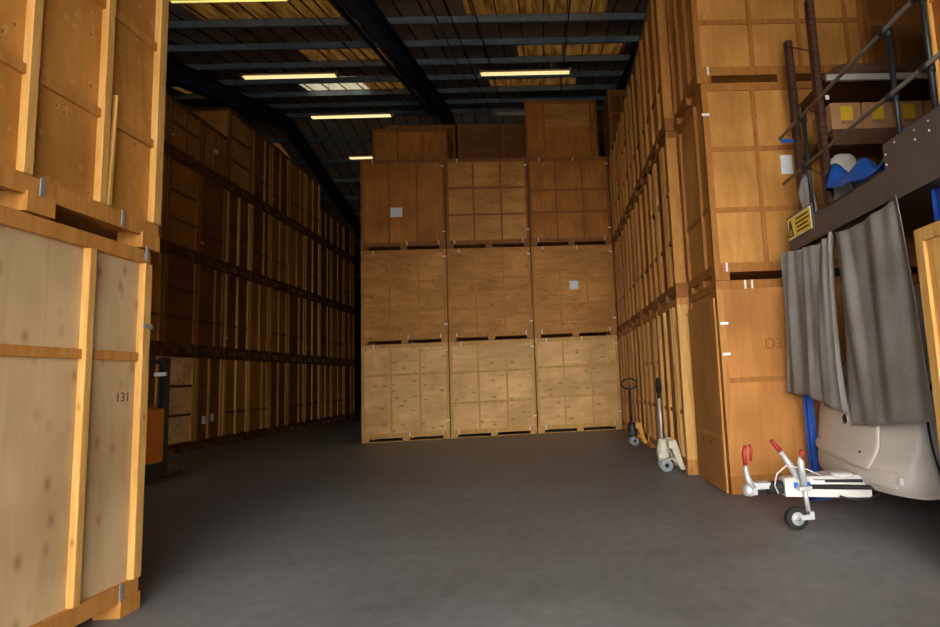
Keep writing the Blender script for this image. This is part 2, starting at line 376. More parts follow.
def crate(label, group, x0, y0, z0, Wd=2.13, D=1.5, H=2.4, rz=0, tone='ply_orange', fr='pine_mid', f=None, l=None, r=None,
          tf=(.02, .014), ts=(.045, .02), clips=(), blocks=True, frh=None, pw=.07, pwf=.07, bl=BL, clm='clip', base=False):
    frh = frh or fr
    """box from its lower front-left corner; f, l, r = (vertical battens, horizontal battens) per face"""
    cx, cy = Wd / 2, D / 2
    c_, s_ = math.cos(rz), math.sin(rz)
    t = thing('storage_crate', label, 'wooden crate', (x0 + cx * c_ - cy * s_, y0 + cx * s_ + cy * c_, z0), rz, group)
    H = H - .003
    el = max(ts) if l else .02; er = max(ts) if r else .02; ef = max(max(tf), .0) if f else .02
    def shell():
        g = MB().box(-cx + el, cx - er, -cy + ef, cy - .02, bl + .02, H - .015)
        return g.mesh('plywood_shell')
    me = cached(('sh', Wd, D, H, el, er, ef, tone, bl), shell)
    me2 = me
    if not me.materials: me.materials.append(M[tone])
    obj('plywood_shell', me2, t)
    def face(side, vs, hs, tv, th):
        g = MB()
        if side in 'fb':
            for u0, u1, za, zb, tt, mi in lattice(-cx, cx, H, [((v_[0] - cx, v_[1]) if isinstance(v_, tuple) else v_ - cx) for v_ in vs], hs, tv, th, pw=pwf, bl=bl):
                g.box(u0, u1, -cy + ef - min(tt, ef), -cy + ef + .001, za, zb, (fr, frh)[mi])
        else:
            e = el if side == 'l' else er
            for u0, u1, za, zb, tt, mi in lattice(-cy + ef + .001, cy, H, [((v_[0] - cy, v_[1]) if isinstance(v_, tuple) else v_ - cy) for v_ in vs], hs, tv, th, pw=pw, bl=bl):
                tt = min(tt, e)
                if side == 'l': g.box(-cx + e - tt, -cx + e + .001, u0, u1, za, zb, (fr, frh)[mi])
                else: g.box(cx - e - .001, cx - e + tt, u0, u1, za, zb, (fr, frh)[mi])
        return g.mesh('batten_frame')
    for side, spec, (tv, th) in (('f', f, tf), ('l', l, ts), ('r', r, ts)):
        vs, hs = spec if spec else ((), ())
        if not spec: tv = th = .02
        o = obj('batten_frame', cached((side, Wd, D, H, el, er, ef, tuple(vs), tuple(hs), tv, th, fr, frh, pw, pwf, bl), lambda: face(side, vs, hs, tv, th)), t)
    if blocks:
        bm_ = cached(('block', frh, bl), lambda: (lambda q: (q.materials.append(M[frh]), q)[1])(MB().box(-.085, .085, -.085, .085, 0, bl + .02).mesh('pallet_block')))
        bys = (-cy + .086, 0, cy - .086)
        for bx_ in (-cx + .086, 0, cx - .086):
            for by_ in bys: obj('pallet_block', bm_, t, loc=(bx_, by_, 0))
    if base: obj('bottom_board', MB().box(-cx, cx, -cy + .001, -cy + .09, -.002, .016), t, frh)
    if clips:
        cm = cached(('clipv', clm), lambda: (lambda q: (q.materials.append(M[clm]), q)[1])(MB().box(-.011, .011, -.006, .001, -.05, .05).mesh('metal_clip')))
        ch = cached(('cliph', clm), lambda: (lambda q: (q.materials.append(M[clm]), q)[1])(MB().box(-.045, .045, -.006, .001, -.015, .015).mesh('metal_clip')))
        for side, u, z, hv in clips:
            mm = cm if hv == 'v' else ch
            if side == 'f': obj('metal_clip', mm, t, loc=(u - cx, -cy - .0005, z))
            elif side == 'l': obj('metal_clip', mm, t, loc=(-cx - .0005, u - cy, z), rot=(0, 0, -PI / 2))
            elif side == 'r': obj('metal_clip', mm, t, loc=(cx + .0005, u - cy, z), rot=(0, 0, PI / 2))
    return t
ORD = ['first', 'second', 'third', 'fourth', 'fifth', 'sixth', 'seventh', 'eighth', 'ninth', 'tenth', 'eleventh', 'twelfth']
LVL = ['on the floor', 'second layer up', 'third layer up', 'fourth layer up']

# middle stack: three columns of three, facing the camera
A_ = .0401; SX0, SY0, SW = -4.6565, 14.1306, 2.1537
def sp(u, back): return SX0 + u * math.cos(A_) - back * math.sin(A_), SY0 + u * math.sin(A_) + back * math.cos(A_)
V3 = (.71, 1.42)
spec = {  # col,row : (tone, batten, verticals, horizontals); upper rows: old varnish plus painted-in light falloff
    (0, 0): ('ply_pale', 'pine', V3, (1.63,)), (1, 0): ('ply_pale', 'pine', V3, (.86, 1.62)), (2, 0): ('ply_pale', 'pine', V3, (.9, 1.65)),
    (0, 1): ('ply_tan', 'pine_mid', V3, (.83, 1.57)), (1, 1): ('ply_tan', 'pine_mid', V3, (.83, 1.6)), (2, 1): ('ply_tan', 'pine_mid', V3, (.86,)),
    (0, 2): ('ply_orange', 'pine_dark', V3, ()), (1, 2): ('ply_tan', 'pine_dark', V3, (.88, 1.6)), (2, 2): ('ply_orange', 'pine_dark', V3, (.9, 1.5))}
colname = ['left', 'middle', 'right']; rown = ['bottom', 'middle', 'top']
look = {(0, 0): 'pale knotty crate with one horizontal batten', (1, 0): 'pale plywood crate with nine panels', (2, 0): 'pale knotty crate by the black jack',
        (0, 1): 'tan plywood crate', (1, 1): 'tan plywood crate', (2, 1): 'tan crate with a small paper label', (0, 2): 'brown-orange crate with a white paper label',
        (1, 2): 'tan nine-panel crate', (2, 2): 'orange crate under the tall top one'}
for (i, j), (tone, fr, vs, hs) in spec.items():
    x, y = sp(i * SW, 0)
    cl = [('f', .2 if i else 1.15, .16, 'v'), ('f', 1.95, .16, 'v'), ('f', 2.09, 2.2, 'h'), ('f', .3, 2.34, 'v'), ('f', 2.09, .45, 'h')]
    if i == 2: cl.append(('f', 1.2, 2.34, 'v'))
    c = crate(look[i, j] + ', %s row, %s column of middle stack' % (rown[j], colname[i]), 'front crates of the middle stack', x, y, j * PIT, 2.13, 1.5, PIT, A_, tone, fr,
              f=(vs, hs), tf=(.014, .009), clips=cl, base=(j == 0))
    if (i, j) == (0, 2): obj('paper_label', MB().box(-.32, -.02, -.757, -.7502, .86, 1.11), c, 'paper')['label'] = 'white paper label'
    if (i, j) == (2, 1): obj('paper_label', MB().box(-.11, .12, -.757, -.7502, 1.23, 1.45), c, 'paper')['label'] = 'small grey paper label'
for i, j in [(a, b_) for a in range(3) for b_ in range(3)]:
    x, y = sp(i * SW, 1.54)
    crate('wooden crate hidden directly behind the middle stack', 'crates hidden behind the middle stack', x, y, j * PIT, 2.13, 1.5, PIT, A_)
for i, j in [(a, b_) for a in range(2) for b_ in range(3)]:
    x, y = sp(i * SW - .1, 3.08)
    crate('wooden crate hidden directly behind the middle stack', 'crates hidden behind the middle stack', x, y, j * PIT, 2.13, 1.5, PIT, A_)
x, y = sp(-.1, 1.54); crate('low orange three-panel crate on top of the middle stack at its left', 'crates on top of the middle stack', x, y, 3 * PIT, 2.13, 1.5, 1.55, A_, 'ply_orange', 'pine_dark', f=(V3, ()), tf=(.014, .01), r=((.75,), ()))
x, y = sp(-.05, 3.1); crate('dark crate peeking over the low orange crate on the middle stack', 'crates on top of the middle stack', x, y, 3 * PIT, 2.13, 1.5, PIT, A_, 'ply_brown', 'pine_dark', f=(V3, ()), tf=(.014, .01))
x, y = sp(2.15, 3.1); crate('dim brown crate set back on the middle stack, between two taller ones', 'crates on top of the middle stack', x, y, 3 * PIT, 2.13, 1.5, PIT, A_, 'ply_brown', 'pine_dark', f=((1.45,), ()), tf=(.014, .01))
x, y = sp(4.3, 1.54); c = crate('tall brown crate with a paler upper panel on top of the middle stack at right', 'crates on top of the middle stack', x, y, 3 * PIT, 2.15, 1.5, PIT, A_, 'ply_orange', 'pine_dark', f=((.55, 1.95), ()), tf=(.014, .01))
obj('upper_panel', MB().box(-.50, .85, -.748, -.735, 1.55, 2.28), c, 'ply_tan')['label'] = 'paler plywood upper panel'

# left row: long sides face the aisle
LB = [10.75, 12.05, 13.33, 14.60, 15.81, 17.12, 18.34, 19.60, 20.95, 22.28, 23.50, 24.90, 26.2]
LX = -8.92
n = len(LB) - 1
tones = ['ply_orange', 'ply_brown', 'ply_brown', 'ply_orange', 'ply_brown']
def lspec(D, j, i):
    if (i, j) in ((2, 0), (4, 3)): return ((), (.9, 1.6))
    if (i, j) in ((2, 2), (2, 1)): return ((), (.85, 1.55))
    if j == 2 and i == 3: return ((), (.75,))
    if (i + j) % 3 == 0: return (((D * .5, .07),), ())
    return ((D * .66,), (.85,)) if (i + 2 * j) % 2 else ((D * .5,), (.85,))
for i in range(n):
    y0, y1 = LB[i], LB[i + 1]; D = round(y1 - y0 - .05, 3)
    top = 4
    for j in range(top):
        H = PIT
        if j == 3 and (i < 4 or i > 8): H = 1.45
        tone = tones[(i * 2 + j * 3) % 5]; fr = 'pine_mid' if i % 4 else 'pine'
        if i < 4 and j: fr = 'pine_dark'  # darker battens paint in the dim light on the aisle faces
        if (i, j) == (2, 0): tone = 'ply_pale'; fr = 'pine_mid'
        if (i, j) == (4, 3): tone = 'ply_tan'; fr = 'pine_dark'
        if i == 0 and j == 3: continue
        k = 'short' if H < 2 else 'tall'
        descr = {'ply_orange': 'orange', 'ply_brown': 'brown', 'ply_tan': 'tan', 'ply_pale': 'pale'}[tone]
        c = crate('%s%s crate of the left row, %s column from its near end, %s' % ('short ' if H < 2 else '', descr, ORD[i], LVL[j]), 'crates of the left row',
                  LX - 2.13, y0, j * PIT, 2.13, D, H, 0, tone, fr, r=lspec(D, j, i), ts=(.05, .03), frh='rail_gap_shade', pw=.085, bl=.13, clips=(('r', .1, .5, 'h'),) if (i + j) % 4 == 1 and j else ())
        if (i, j) == (3, 3): obj('paper_label', MB().box(1.0651, 1.07, -.1, .12, .75, .85), c, 'paper')
        if (i, j) == (3, 0):
            obj('paper_label', MB().box(1.0651, 1.07, -.3, -.15, .62, .82), c, 'paper'); obj('paper_label', MB().box(1.0651, 1.07, .05, .2, .66, .86), c, 'paper')

# near left stack: two crates, long side to the aisle
c = crate('cream plywood crate at the near left, on the floor', 'near left stack', -2.763 - 1.5, 2.12, 0, 1.5, 1.88, PIT, 0, 'ply_cream', 'pine', r=((1.37,), (1.65,)), ts=(.045, .022), frh='pine_mid',
          clips=(('r', 1.7, .16, 'v'), ('r', 1.85, 1.86, 'h')), clm='clip_dull')
for o in c.children:
    if o.name.startswith('batten_frame'):
        o.modifiers.new('bevel', 'BEVEL').width = .003
text('number_marking', '131', .085, 'ink', c, (.752 - .045, .77, 1.38), (PI / 2, 0, PI / 2))
c = crate('knotty orange plywood crate at the near left, stacked on the cream one', 'near left stack', -2.763 - 1.49, 2.17, PIT, 1.5, 1.88, PIT, 0, 'ply_dented', 'pine', r=((.33, .85, 1.36), (.78, 1.52)), ts=(.045, .022), frh='pine_mid',
          clips=(('r', .93, .15, 'v'), ('r', 1.52, .15, 'v'), ('r', 1.75, -.04, 'v')), clm='clip_dull')
obj('split_batten', MB().hexa([(.708, .455, .2), (.752, .455, .2), (.752, .48, .2), (.708, .48, .2)], [(.708, .49, .95), (.752, .49, .95), (.752, .50, .95), (.708, .50, .95)]), c, 'pine')['label'] = 'splintered pale edge of the batten'

# right row: near stack (front face to the camera), then the protruding stacks
RG = 'crates of the right row'
NRX, NRY, NRD = 1.95, 6.29, 1.26
c = crate('smooth orange crate with a hinged side panel behind the trailer hitch, on the floor', RG, NRX, NRY, 0, 2.13, NRD, PIT, 0, 'ply_smooth', 'pine_mid', f=((), (1.25,)), tf=(.012, .012), l=((), ()), ts=(.02, .02), frh='pine_red',
          clips=(('f', .06, 1.9, 'h'), ('f', .06, 1.55, 'h'), ('f', .42, 2.34, 'v')))
dp = obj('side_panel', MB().hexa([(-.045, .04, .01), (-.02, .04, .01), (-.02, 1.22, .01), (-.045, 1.22, .01)], [(-.035, .04, 2.2), (-.012, .04, 2.2), (-.012, 1.22, 2.2), (-.035, 1.22, 2.2)]), c, 'ply_smooth', loc=(-1.065, -.63, 0), bevel=.003)
dp['label'] = 'flat tan side panel standing slightly off the crate'
dp2 = obj('panel_seam', MB().box(-.046, -.03, .05, 1.2, .6, .64), c, 'pine_mid', loc=(-1.067, -.63, 0))
for q in (.55, .85): obj('dark_hole_disc', MB().tube([(-.052, q, .52), (-.04, q, .52)], .022, 12), c, 'black', loc=(-1.065, -.63, 0))  # black discs paint the dark inside two holes in the panel
text('pencil_marking', 'D3', .17, 'pine_dark', c, (-.45, -.6205, 1.64), (PI / 2, 0, 0), .0004)
c = crate('orange crate with a white notice beside the mezzanine, second layer up', RG, NRX, NRY, PIT, 2.13, NRD, PIT, 0, 'ply_dimpled', 'pine_red', f=((.62, 1.16, 1.64), (.83, 1.57)), tf=(.016, .012), l=((.42,), (.9,)), ts=(.04, .02),
          clips=(('f', .14, .15, 'v'), ('f', .34, -.06, 'v'), ('f', .03, 2.0, 'h')))
obj('notice_sheet', MB().box(-.18, -.04, -.6365, -.6305, 1.24, 1.47), c, 'paper')['label'] = 'white paper notice'
crate('orange crate behind the rusty rack posts, third layer up', RG, NRX - .04, NRY, 2 * PIT, 2.13, NRD, PIT, 0, 'ply_dimpled', 'pine_red', f=((.7, 1.3, 1.9), (.78, 1.6)), tf=(.016, .012), l=((.42, .85), ()), ts=(.045, .02),
      clips=(('f', .14, .15, 'v'),))
for j in range(3):
    crate('brown crate behind the pallet rack, %s' % LVL[j], RG, NRX + 2.17, NRY + .12, j * PIT, 2.13, NRD, PIT, 0, 'ply_brown', 'pine_dark', f=((.4, .9, 1.5), (.8,)), tf=(.016, .012))
RY = [7.60, 9.15, 10.70, 12.25, 13.80, 15.35]
for i, y0 in enumerate(RY):
    x0 = 1.80
    D = 1.5
    for j in range(3):
        if i == 5: continue
        tone = ['ply_orange', 'ply_tan', 'ply_brown'][(i + j * 2) % 3]
        if (i, j) == (0, 0): tone = 'ply_orange'
        if (i, j) == (1, 0): tone = 'ply_grey'
        fr = 'pine' if j == 0 and i == 0 else 'pine_mid'
        sp_ = [((.36, .5, 1.0), (.82, )), ((.36, .5, .98, 1.1), (.82, 1.55)), ((.42, .95), (.82,))][(i + j) % 3]
        descr = {'ply_orange': 'orange', 'ply_brown': 'brown', 'ply_tan': 'tan', 'ply_grey': 'weathered grey-panelled'}[tone]
        where = ['just past the near right stack', 'behind the cream pallet jack', 'short of the black pallet jack', 'behind the black pallet jack', 'against the middle stack'][i]
        crate('%s crate of the right row %s, %s' % (descr, where, LVL[j]), RG, x0 if i else 1.79, y0, j * PIT, 2.13, D, PIT, 0, tone, fr, f=((), ()), tf=(.02, .02), l=sp_, ts=(.05, .03), frh='pine_dark' if j else 'pine_mid', pwf=.15,
              clips=(('l', .1 + .2 * i, 1.5, 'h'),) if (i + j) % 3 == 1 else ())
crate('dim crate high on the far right, fourth layer up beside the tall brown one', RG, 1.83, 13.95, 3 * PIT, 2.1, 1.3, 1.65, 0, 'ply_brown', 'pine_dark', f=((.35, .6), (1.0, 1.5)), tf=(.02, .02))

# ------------------------------------------------------------------ mezzanine with its railing
BX = 2.70
mz = MB().box(BX + .1, 8.6, 1.2, 5.95, 2.80, 2.88)
mz.box(BX, BX + .012, 1.2, 5.95, 2.61, 2.88).box(BX, BX + .09, 1.2, 5.95, 2.61, 2.622).box(BX, BX + .11, 1.2, 5.95, 2.87, 2.884)
t = thing('mezzanine_platform', 'brown-grey steel mezzanine platform above the trailer at right', 'platform', (BX, 3.5, 0))
def P_(name, mb, mat, lab=None, par=None, **k):
    o = obj(name, mb, par or t, mat, **k); o.location = Vector((0, 0, 0)) - (Vector(t.location) if not par else Vector((0, 0, 0)))
    if lab: o['label'] = lab
    return o
P_('deck_beam', mz, 'grey_steel'); P_('kick_plate', MB().box(BX - .012, BX - .001, 1.2, 4.13, 2.6, 3.07), 'grey_steel', 'taller brown-grey kick plate with screw heads')
P_('kick_plate', MB().box(BX - .008, BX - .001, 5.35, 5.95, 2.70, 3.0), 'grey_steel')
for yy, zz in ((4.1, 2.98), (4.1, 2.9), (3.98, 3.03), (3.75, 3.02), (3.75, 2.95), (3.6, 3.02), (3.6, 2.95), (3.42, 2.98)):
    P_('screw_head', MB().tube([(BX - .016, yy, zz), (BX - .011, yy, zz)], .008, 8), 'clip')
for xx, yy in ((2.735, 5.93), (2.85, 3.78), (8.3, 5.7), (8.3, 1.5)):
    P_('support_column', MB().box(xx - .035, xx + .035, yy - .05, yy - .042, 0, 2.6).box(xx - .035, xx + .035, yy + .042, yy + .05, 0, 2.6).box(xx - .004, xx + .004, yy - .042, yy + .042, 0, 2.6).box(xx - .09, xx + .09, yy - .09, yy + .09, 0, .012), 'column_blue', 'bright blue steel column')
rl = thing('guard_rail', 'tubular guard rail with black posts along the mezzanine edge', 'railing', (2.78, 4, 2.884))
def G_(name, mb, mat, lab=None):
    o = obj(name, mb, rl, mat); o.location = -Vector(rl.location)
    if lab: o['label'] = lab
for yy, zt in ((5.56, 4.10), (4.07, 4.05), (3.66, 4.6), (1.9, 4.1)):
    G_('post', MB().tube([(2.80, yy, 2.884), (2.80, yy, zt)], .021, 12), 'black')
    for zz in (3.45, 3.985):
        G_('tube_clamp', MB().tube([(2.80, yy, zz - .045), (2.80, yy, zz + .045)], .030, 12).tube([(2.76, yy - .035, zz), (2.76, yy + .035, zz)], .029, 12), 'black')
for zz in (3.45, 3.985):
    G_('rail', MB().tube([(2.755, 1.9, zz), (2.755, 6.08, zz)], .018, 12), 'galv')
G_('rail_end_strap', MB().box(2.73, 2.87, 5.98, 6.0, 3.9, 3.94), 'column_blue', 'blue strap at the rail end')

# warning sign on the kick plate
s = thing('warning_sign', 'yellow warning sign with black triangle on the mezzanine edge', 'sign', (BX - .012, 5.65, 2.86))
obj('sign_board', MB().box(-.006, 0, -.27, .27, -.115, .115), s, 'sign_white')
obj('sign_field', MB().box(-.0075, -.006, -.262, .11, -.105, .105), s, 'sign_yellow')
obj('sign_field', MB().box(-.0075, -.006, .125, .255, -.105, .105), s, 'sign_yellow')
tri = MB()
for a_, b_ in (((.135, -.085), (.245, -.085)), ((.245, -.085), (.19, .085)), ((.19, .085), (.135, -.085))):
    tri.tube([(-.009, a_[0], a_[1]), (-.009, b_[0], b_[1])], .008, 6)
obj('warning_triangle', tri, s, 'black'); text('exclamation_mark', '!', .13, 'black', s, (-.0085, .19, -.02), (PI / 2, 0, -PI / 2))
for q, (a_, b_) in enumerate(((-.22, .06), (-.24, .08), (-.2, .04), (-.22, .05))):
    obj('text_line', MB().box(-.0085, -.0075, a_, b_, .07 - q * .045 - .012, .07 - q * .045 + .008), s, 'print')

# pallet rack on the mezzanine
rk = thing('pallet_rack', 'rusty brown perforated pallet rack standing on the mezzanine', 'rack', (3.7, 5.75, 2.884))
def R_(name, mb, mat, lab=None):
    o = obj(name, mb, rk, mat); o.location = -Vector(rk.location)
    if lab: o['label'] = lab
def upright(x, y, z1):
    g = MB().box(x - .038, x - .033, y - .035, y + .035, 2.884, z1).box(x + .033, x + .038, y - .035, y + .035, 2.884, z1).box(x - .038, x + .038, y - .035, y - .029, 2.884, z1)
    z = 3.0
    while z < z1 - .05:
        for dx in (-.03, .010): g.box(x + dx, x + dx + .02, y - .0365, y - .0345, z, z + .035, 'black')  # black plates paint the dark inside the punched holes
        z += .075
    g.mats = ['rack_rust' if q is None else q for q in g.mats]; return g
for x, y, z1 in ((2.95, 5.5, 5.28), (2.92, 6.0, 5.12), (5.4, 5.5, 5.3), (5.4, 6.0, 5.3)): R_('upright', upright(x, y, z1), None)
for z in (3.3, 4.0, 4.7): R_('brace', MB().tube([(2.97, 5.52, z), (2.92, 5.98, z + .35)], .008, 6), 'rack_rust')
R_('shelf', MB().box(3.03, 5.35, 5.478, 6.1, 4.37, 4.399), 'rack_rust', 'dark upper shelf boards')
R_('beam', MB().box(3.03, 5.35, 5.44, 5.476, 4.335, 4.40), 'shelf_grey', 'pale grey shelf edge')
R_('shelf', MB().box(3.03, 5.35, 5.492, 6.1, 3.74, 3.798), 'rack_rust')
R_('beam', MB().box(3.03, 5.35, 5.44, 5.49, 3.63, 3.798), 'rack_rust')
for q in range(4):
    bx0 = 3.04 + q * .335
    cb = thing('cardboard_box', '%s cardboard box with a yellow label on the rack shelf' % ['leftmost', 'second', 'third', 'fourth'][q], 'box', (bx0 + .16, 5.65, 3.80), 0, 'cardboard boxes on the rack shelf')
    obj('carton', MB().box(-.16, .16, -.2, .2, 0, .29), cb, 'cardboard', bevel=.006)
    if q < 3:
        obj('yellow_label', MB().box(-.06, .07, -.203, -.2005, .10, .25), cb, 'label_yellow')
        text('carton_print', 'FRONT', .04, 'print', cb, (.005, -.2015, .07), (PI / 2, 0, 0), .0006)
obj_ = obj('white_tag', MB().box(3.00, 3.04, 5.455, 5.459, 4.13, 4.18), None, 'paper'); tag(obj_, 'tiny white tag above the leftmost cardboard box', 'tag')
def lump(name, label, cat, loc, dims, mat, seed, group=None, rough=.25):
    rr = random.Random(seed); g = MB(); nu, nv = 20, 12; Pg = []
    ph = [rr.uniform(0, 6.28) for _ in range(6)]
    for i in range(nv + 1):
        th_ = PI * i / nv; row = []
        for k in range(nu):
            a_ = 2 * PI * k / nu
            w_ = 1 + rough * (.4 * math.sin(3 * a_ + ph[0] + 2 * th_) + .35 * math.sin(5 * a_ + ph[1] - 3 * th_) + .3 * math.sin(7 * th_ + ph[2] + a_))
            z_ = math.cos(th_); z_ = max(z_, -.8)
            row.append((dims[0] / 2 * math.sin(th_) ** .7 * math.cos(a_) * w_, dims[1] / 2 * math.sin(th_) ** .7 * math.sin(a_) * w_, dims[2] * (.444 + z_ / 1.8) * (1 if i > nv - 2 else (.85 + .15 * w_))))
        row.append(row[0]); Pg.append(row)
    g.grid(Pg); o = obj(name, g, None, mat, loc=loc); return tag(o, label, cat, group)
lump('rolled_cloth', 'crumpled brown cloth bundle on the pale upper rack shelf', 'cloth', (3.55, 5.72, 4.4), (.8, .5, .22), 'brown_cloth', 3)
lump('folded_cloth', 'heaped pale brown covers at the right of the upper shelf', 'cloth', (4.32, 5.78, 4.4), (.6, .5, .36), 'brown_cloth', 9)
lump('plastic_sack', 'white plastic sack on the mezzanine deck by the rack', 'sack', (3.22, 5.64, 2.885), (.40, .27, .72), 'sack', 5, None, .12)
lump('plastic_wrap', 'crumpled clear plastic wrap by the farthest rail post', 'plastic wrap', (2.87, 5.78, 2.885), (.12, .22, .55), 'wrap', 6, None, .5)
# blue tarpaulin, sagging over the deck
g = MB(); Pg = []
for i in range(13):
    row = []
    for k in range(17):
        u, v_ = i / 12, k / 16
        y = 5.44 - 1.25 * v_; x = 2.87 + .40 * u
        z = 2.89 + (.46 + .07 * math.sin(15 * v_ + 2) + .05 * math.sin(14 * v_ + 5 * u)) * math.sin(PI * min(1, .08 + u * 1.0)) ** .5 * (.75 + .25 * math.sin(6 * v_ + 1))
        row.append((x, y, z))
    Pg.append(row)
g.grid(Pg); o = obj('blue_tarpaulin', g, None, 'blue_plastic'); o.modifiers.new('solid', 'SOLIDIFY').thickness = .004
tag(o, 'blue plastic tarpaulin bunched along the mezzanine edge', 'tarpaulin')
# crate on the mezzanine near the camera
crate('orange crate on the mezzanine behind the guard rail at the right edge', 'crates by the mezzanine', 2.97, 2.3, 2.884, 2.1, 1.6, 2.3, 0, 'ply_orange', 'pine', l=((.8,), (1.2,)), ts=(.03, .02))
# crate beneath the mezzanine with a loose panel
c = crate('orange crate under the mezzanine at the right edge with a loose panel', 'crates by the mezzanine', 2.535, 1.87, 0, 1.9, 1.5, 2.46, 0, 'ply_orange', 'pine_mid', l=((.75,), (1.1,)), ts=(.03, .02))
pb = MB().box(-.04, -.015, .35, 1.70, .05, 2.24).box(-.065, -.04, 1.62, 1.70, .05, 2.24).box(-.065, -.04, .35, 1.62, 2.15, 2.24).box(-.065, -.04, .35, 1.62, 1.1, 1.18)
obj('loose_panel', pb, c, 'pine', loc=(-.95, -.75, 0), bevel=.003)['label'] = 'loose framed plywood panel leaning on the crate'

# ------------------------------------------------------------------ blankets hung from the mezzanine
def blanket(label, top, bottom, folds, amp, seed, x0=2.635, pinch=0):
    """top, bottom: lists of (y, z) sampled left to right"""
    rr = random.Random(seed)
    def samp(L_, u):
        q = u * (len(L_) - 1); i = min(int(q), len(L_) - 2); f_ = q - i
        return L_[i][0] * (1 - f_) + L_[i + 1][0] * f_, L_[i][1] * (1 - f_) + L_[i + 1][1] * f_
    Pg = []; nu, nv = 90, 36; ph = rr.uniform(0, 6)
    for j in range(nv + 1):
        v_ = j / nv; row = []
        for i in range(nu + 1):
            u = i / nu
            ya, za = samp(top, u); yb, zb = samp(bottom, u)
            vv = v_
            y = ya + (yb - ya) * vv ** .85 + pinch * math.sin(PI * vv) ** .8 * u ** 6; z = za + (zb - za) * vv
            a_ = amp * (1.15 - .35 * v_)
            dx = a_ * (math.sin(folds * 2 * PI * (u + .035 * math.sin(3 * v_ + ph)) + ph) + .45 * math.sin(folds * 4.6 * PI * u + 2 * ph + v_) * (1 - .5 * v_)) + .01 * math.sin(13 * u + 5 * v_)
            row.append((x0 + dx + .09 * 0, y + .25 * dx, z))
        Pg.append(row)
    g = MB(); g.grid(Pg); o = obj('hanging_blanket', g, None, 'blanket')
    o.modifiers.new('solid', 'SOLIDIFY').thickness = .006
    return tag(o, label, 'blanket', 'blankets hung from the mezzanine')
S = .985
blanket('farther grey felt blanket, narrower and gathered in folds, hung from the mezzanine edge',
        [(5.97, 2.625), (5.8, 2.60), (5.5, 2.565), (5.2, 2.54), (4.95, 2.54), (4.88, 2.575)], [(6.19, 1.09), (5.95, 1.08), (5.6, 1.07), (5.4, 1.0), (5.1, .94), (4.93, .95)], 4.0, .032, 2, pinch=.10)
blanket('nearer grey felt blanket, wider, hung in front of the beige trailer',
        [(4.88, 2.575), (4.8, 2.54), (4.6, 2.535), (4.3, 2.545), (4.05, 2.575), (3.93, 2.605)], [(4.90, .84), (4.6, .86), (4.4, .88), (4.1, .92), (3.80, .95)], 2.3, .018, 4)

# ------------------------------------------------------------------ beige trailer (caravan)
cv = thing('touring_caravan', 'beige moulded caravan front with white hitch cover under the mezzanine', 'caravan', (3.6, 4.9, 0))
CV = Vector((3.6, 4.9, 0))
def V_(name, mb, mat, lab=None, par=None, bevel=0):
    o = obj(name, mb, par or cv, mat, bevel=bevel)
    if not par: o.location = -CV
    if lab: o['label'] = lab
    return o
YC, HW = 5.10, .75
prof = [(.30, .10), (.33, .03), (.40, 0), (.52, .01), (.60, .05), (.66, .09), (.75, .10), (.9, .12), (1.05, .16), (1.2, .26), (1.45, .42), (1.7, .5), (1.95, .78), (2.12, 1.1), (2.2, 1.5)]
def cfront(t_, st_): return 2.60 + st_ + .15 * abs(t_) ** 3 + .03 * t_ * t_
Pg = []
for z, st_ in prof:
    row = []
    row.append((6.3, YC + HW, z))
    for k in range(25):
        t_ = 1 - k / 12; sg = 1 if t_ > 0 else -1
        row.append((cfront(t_, st_), YC + HW * (sg * (1 - (1 - abs(t_)) ** 1.25)), z))
    row.append((6.3, YC - HW, z)); Pg.append(row)
g = MB(); g.grid(Pg)
nc = len(Pg[0]); g.f.append(tuple(range(nc))); g.mi.append(0); g.smooth.append(False)
g.f.append(tuple((len(prof) - 1) * nc + k for k in range(nc - 1, -1, -1))); g.mi.append(0); g.smooth.append(False)
g.f.append(tuple([r_ * nc for r_ in range(len(prof))] + [r_ * nc + nc - 1 for r_ in range(len(prof) - 1, -1, -1)])); g.mi.append(0); g.smooth.append(False)
V_('body_shell', g, 'beige')
def on_front(t_, z, off=0):
    st_ = 0
    for (za, sa), (zb, sb) in zip(prof[:-1], prof[1:]):
        if za <= z <= zb: st_ = sa + (sb - sa) * (z - za) / (zb - za)
    sg = 1 if t_ > 0 else -1
    return (cfront(t_, st_) - off, YC + (HW + off * abs(t_) ** 3) * (sg * (1 - (1 - abs(t_)) ** 1.25)), z)
# locker lid: raised curved panel with rounded lower corners
Pg = []
for j in range(15):
    v_ = j / 14; z = .60 + (1.16 - .60) * v_; row = []
    inset = .05 * max(0, 1 - v_ * 7) ** 2
    for i in range(25):
        t_ = (-.30 - inset * .0) * 1 + (1.12) * (i / 24); t_ = -.56 + inset + (1.50 - 2 * inset) * i / 24
        row.append(on_front(min(t_, .97), z - .02 * (1 - v_) - .09 * (1 - v_) * (1 - i / 24), .022))
    Pg.append(row)
g = MB(); g.grid(Pg); lid = V_('locker_lid', g, 'beige', 'raised beige locker lid'); sm_ = lid.modifiers.new('solid', 'SOLIDIFY'); sm_.thickness = .03; sm_.offset = -1
lid.modifiers.new('bevel', 'BEVEL').width = .012
for t_, z in ((.60, .66), (-.34, .62)):
    p = Vector(on_front(t_, z, .055)); V_('lid_lock', MB().tube([p + Vector((-.006, 0, 0)), p + Vector((.02, 0, 0))], .013, 12), 'black')
p = Vector(on_front(-.04, .88, .056)); V_('badge', MB().tube([p + Vector((-.006, 0, 0)), p + Vector((.02, 0, 0))], .04, 20), 'black', 'round dark badge')
V_('badge_ring', MB().tube([p + Vector((-.004, 0, 0)), p + Vector((.02, 0, 0))], .048, 20), 'silver')
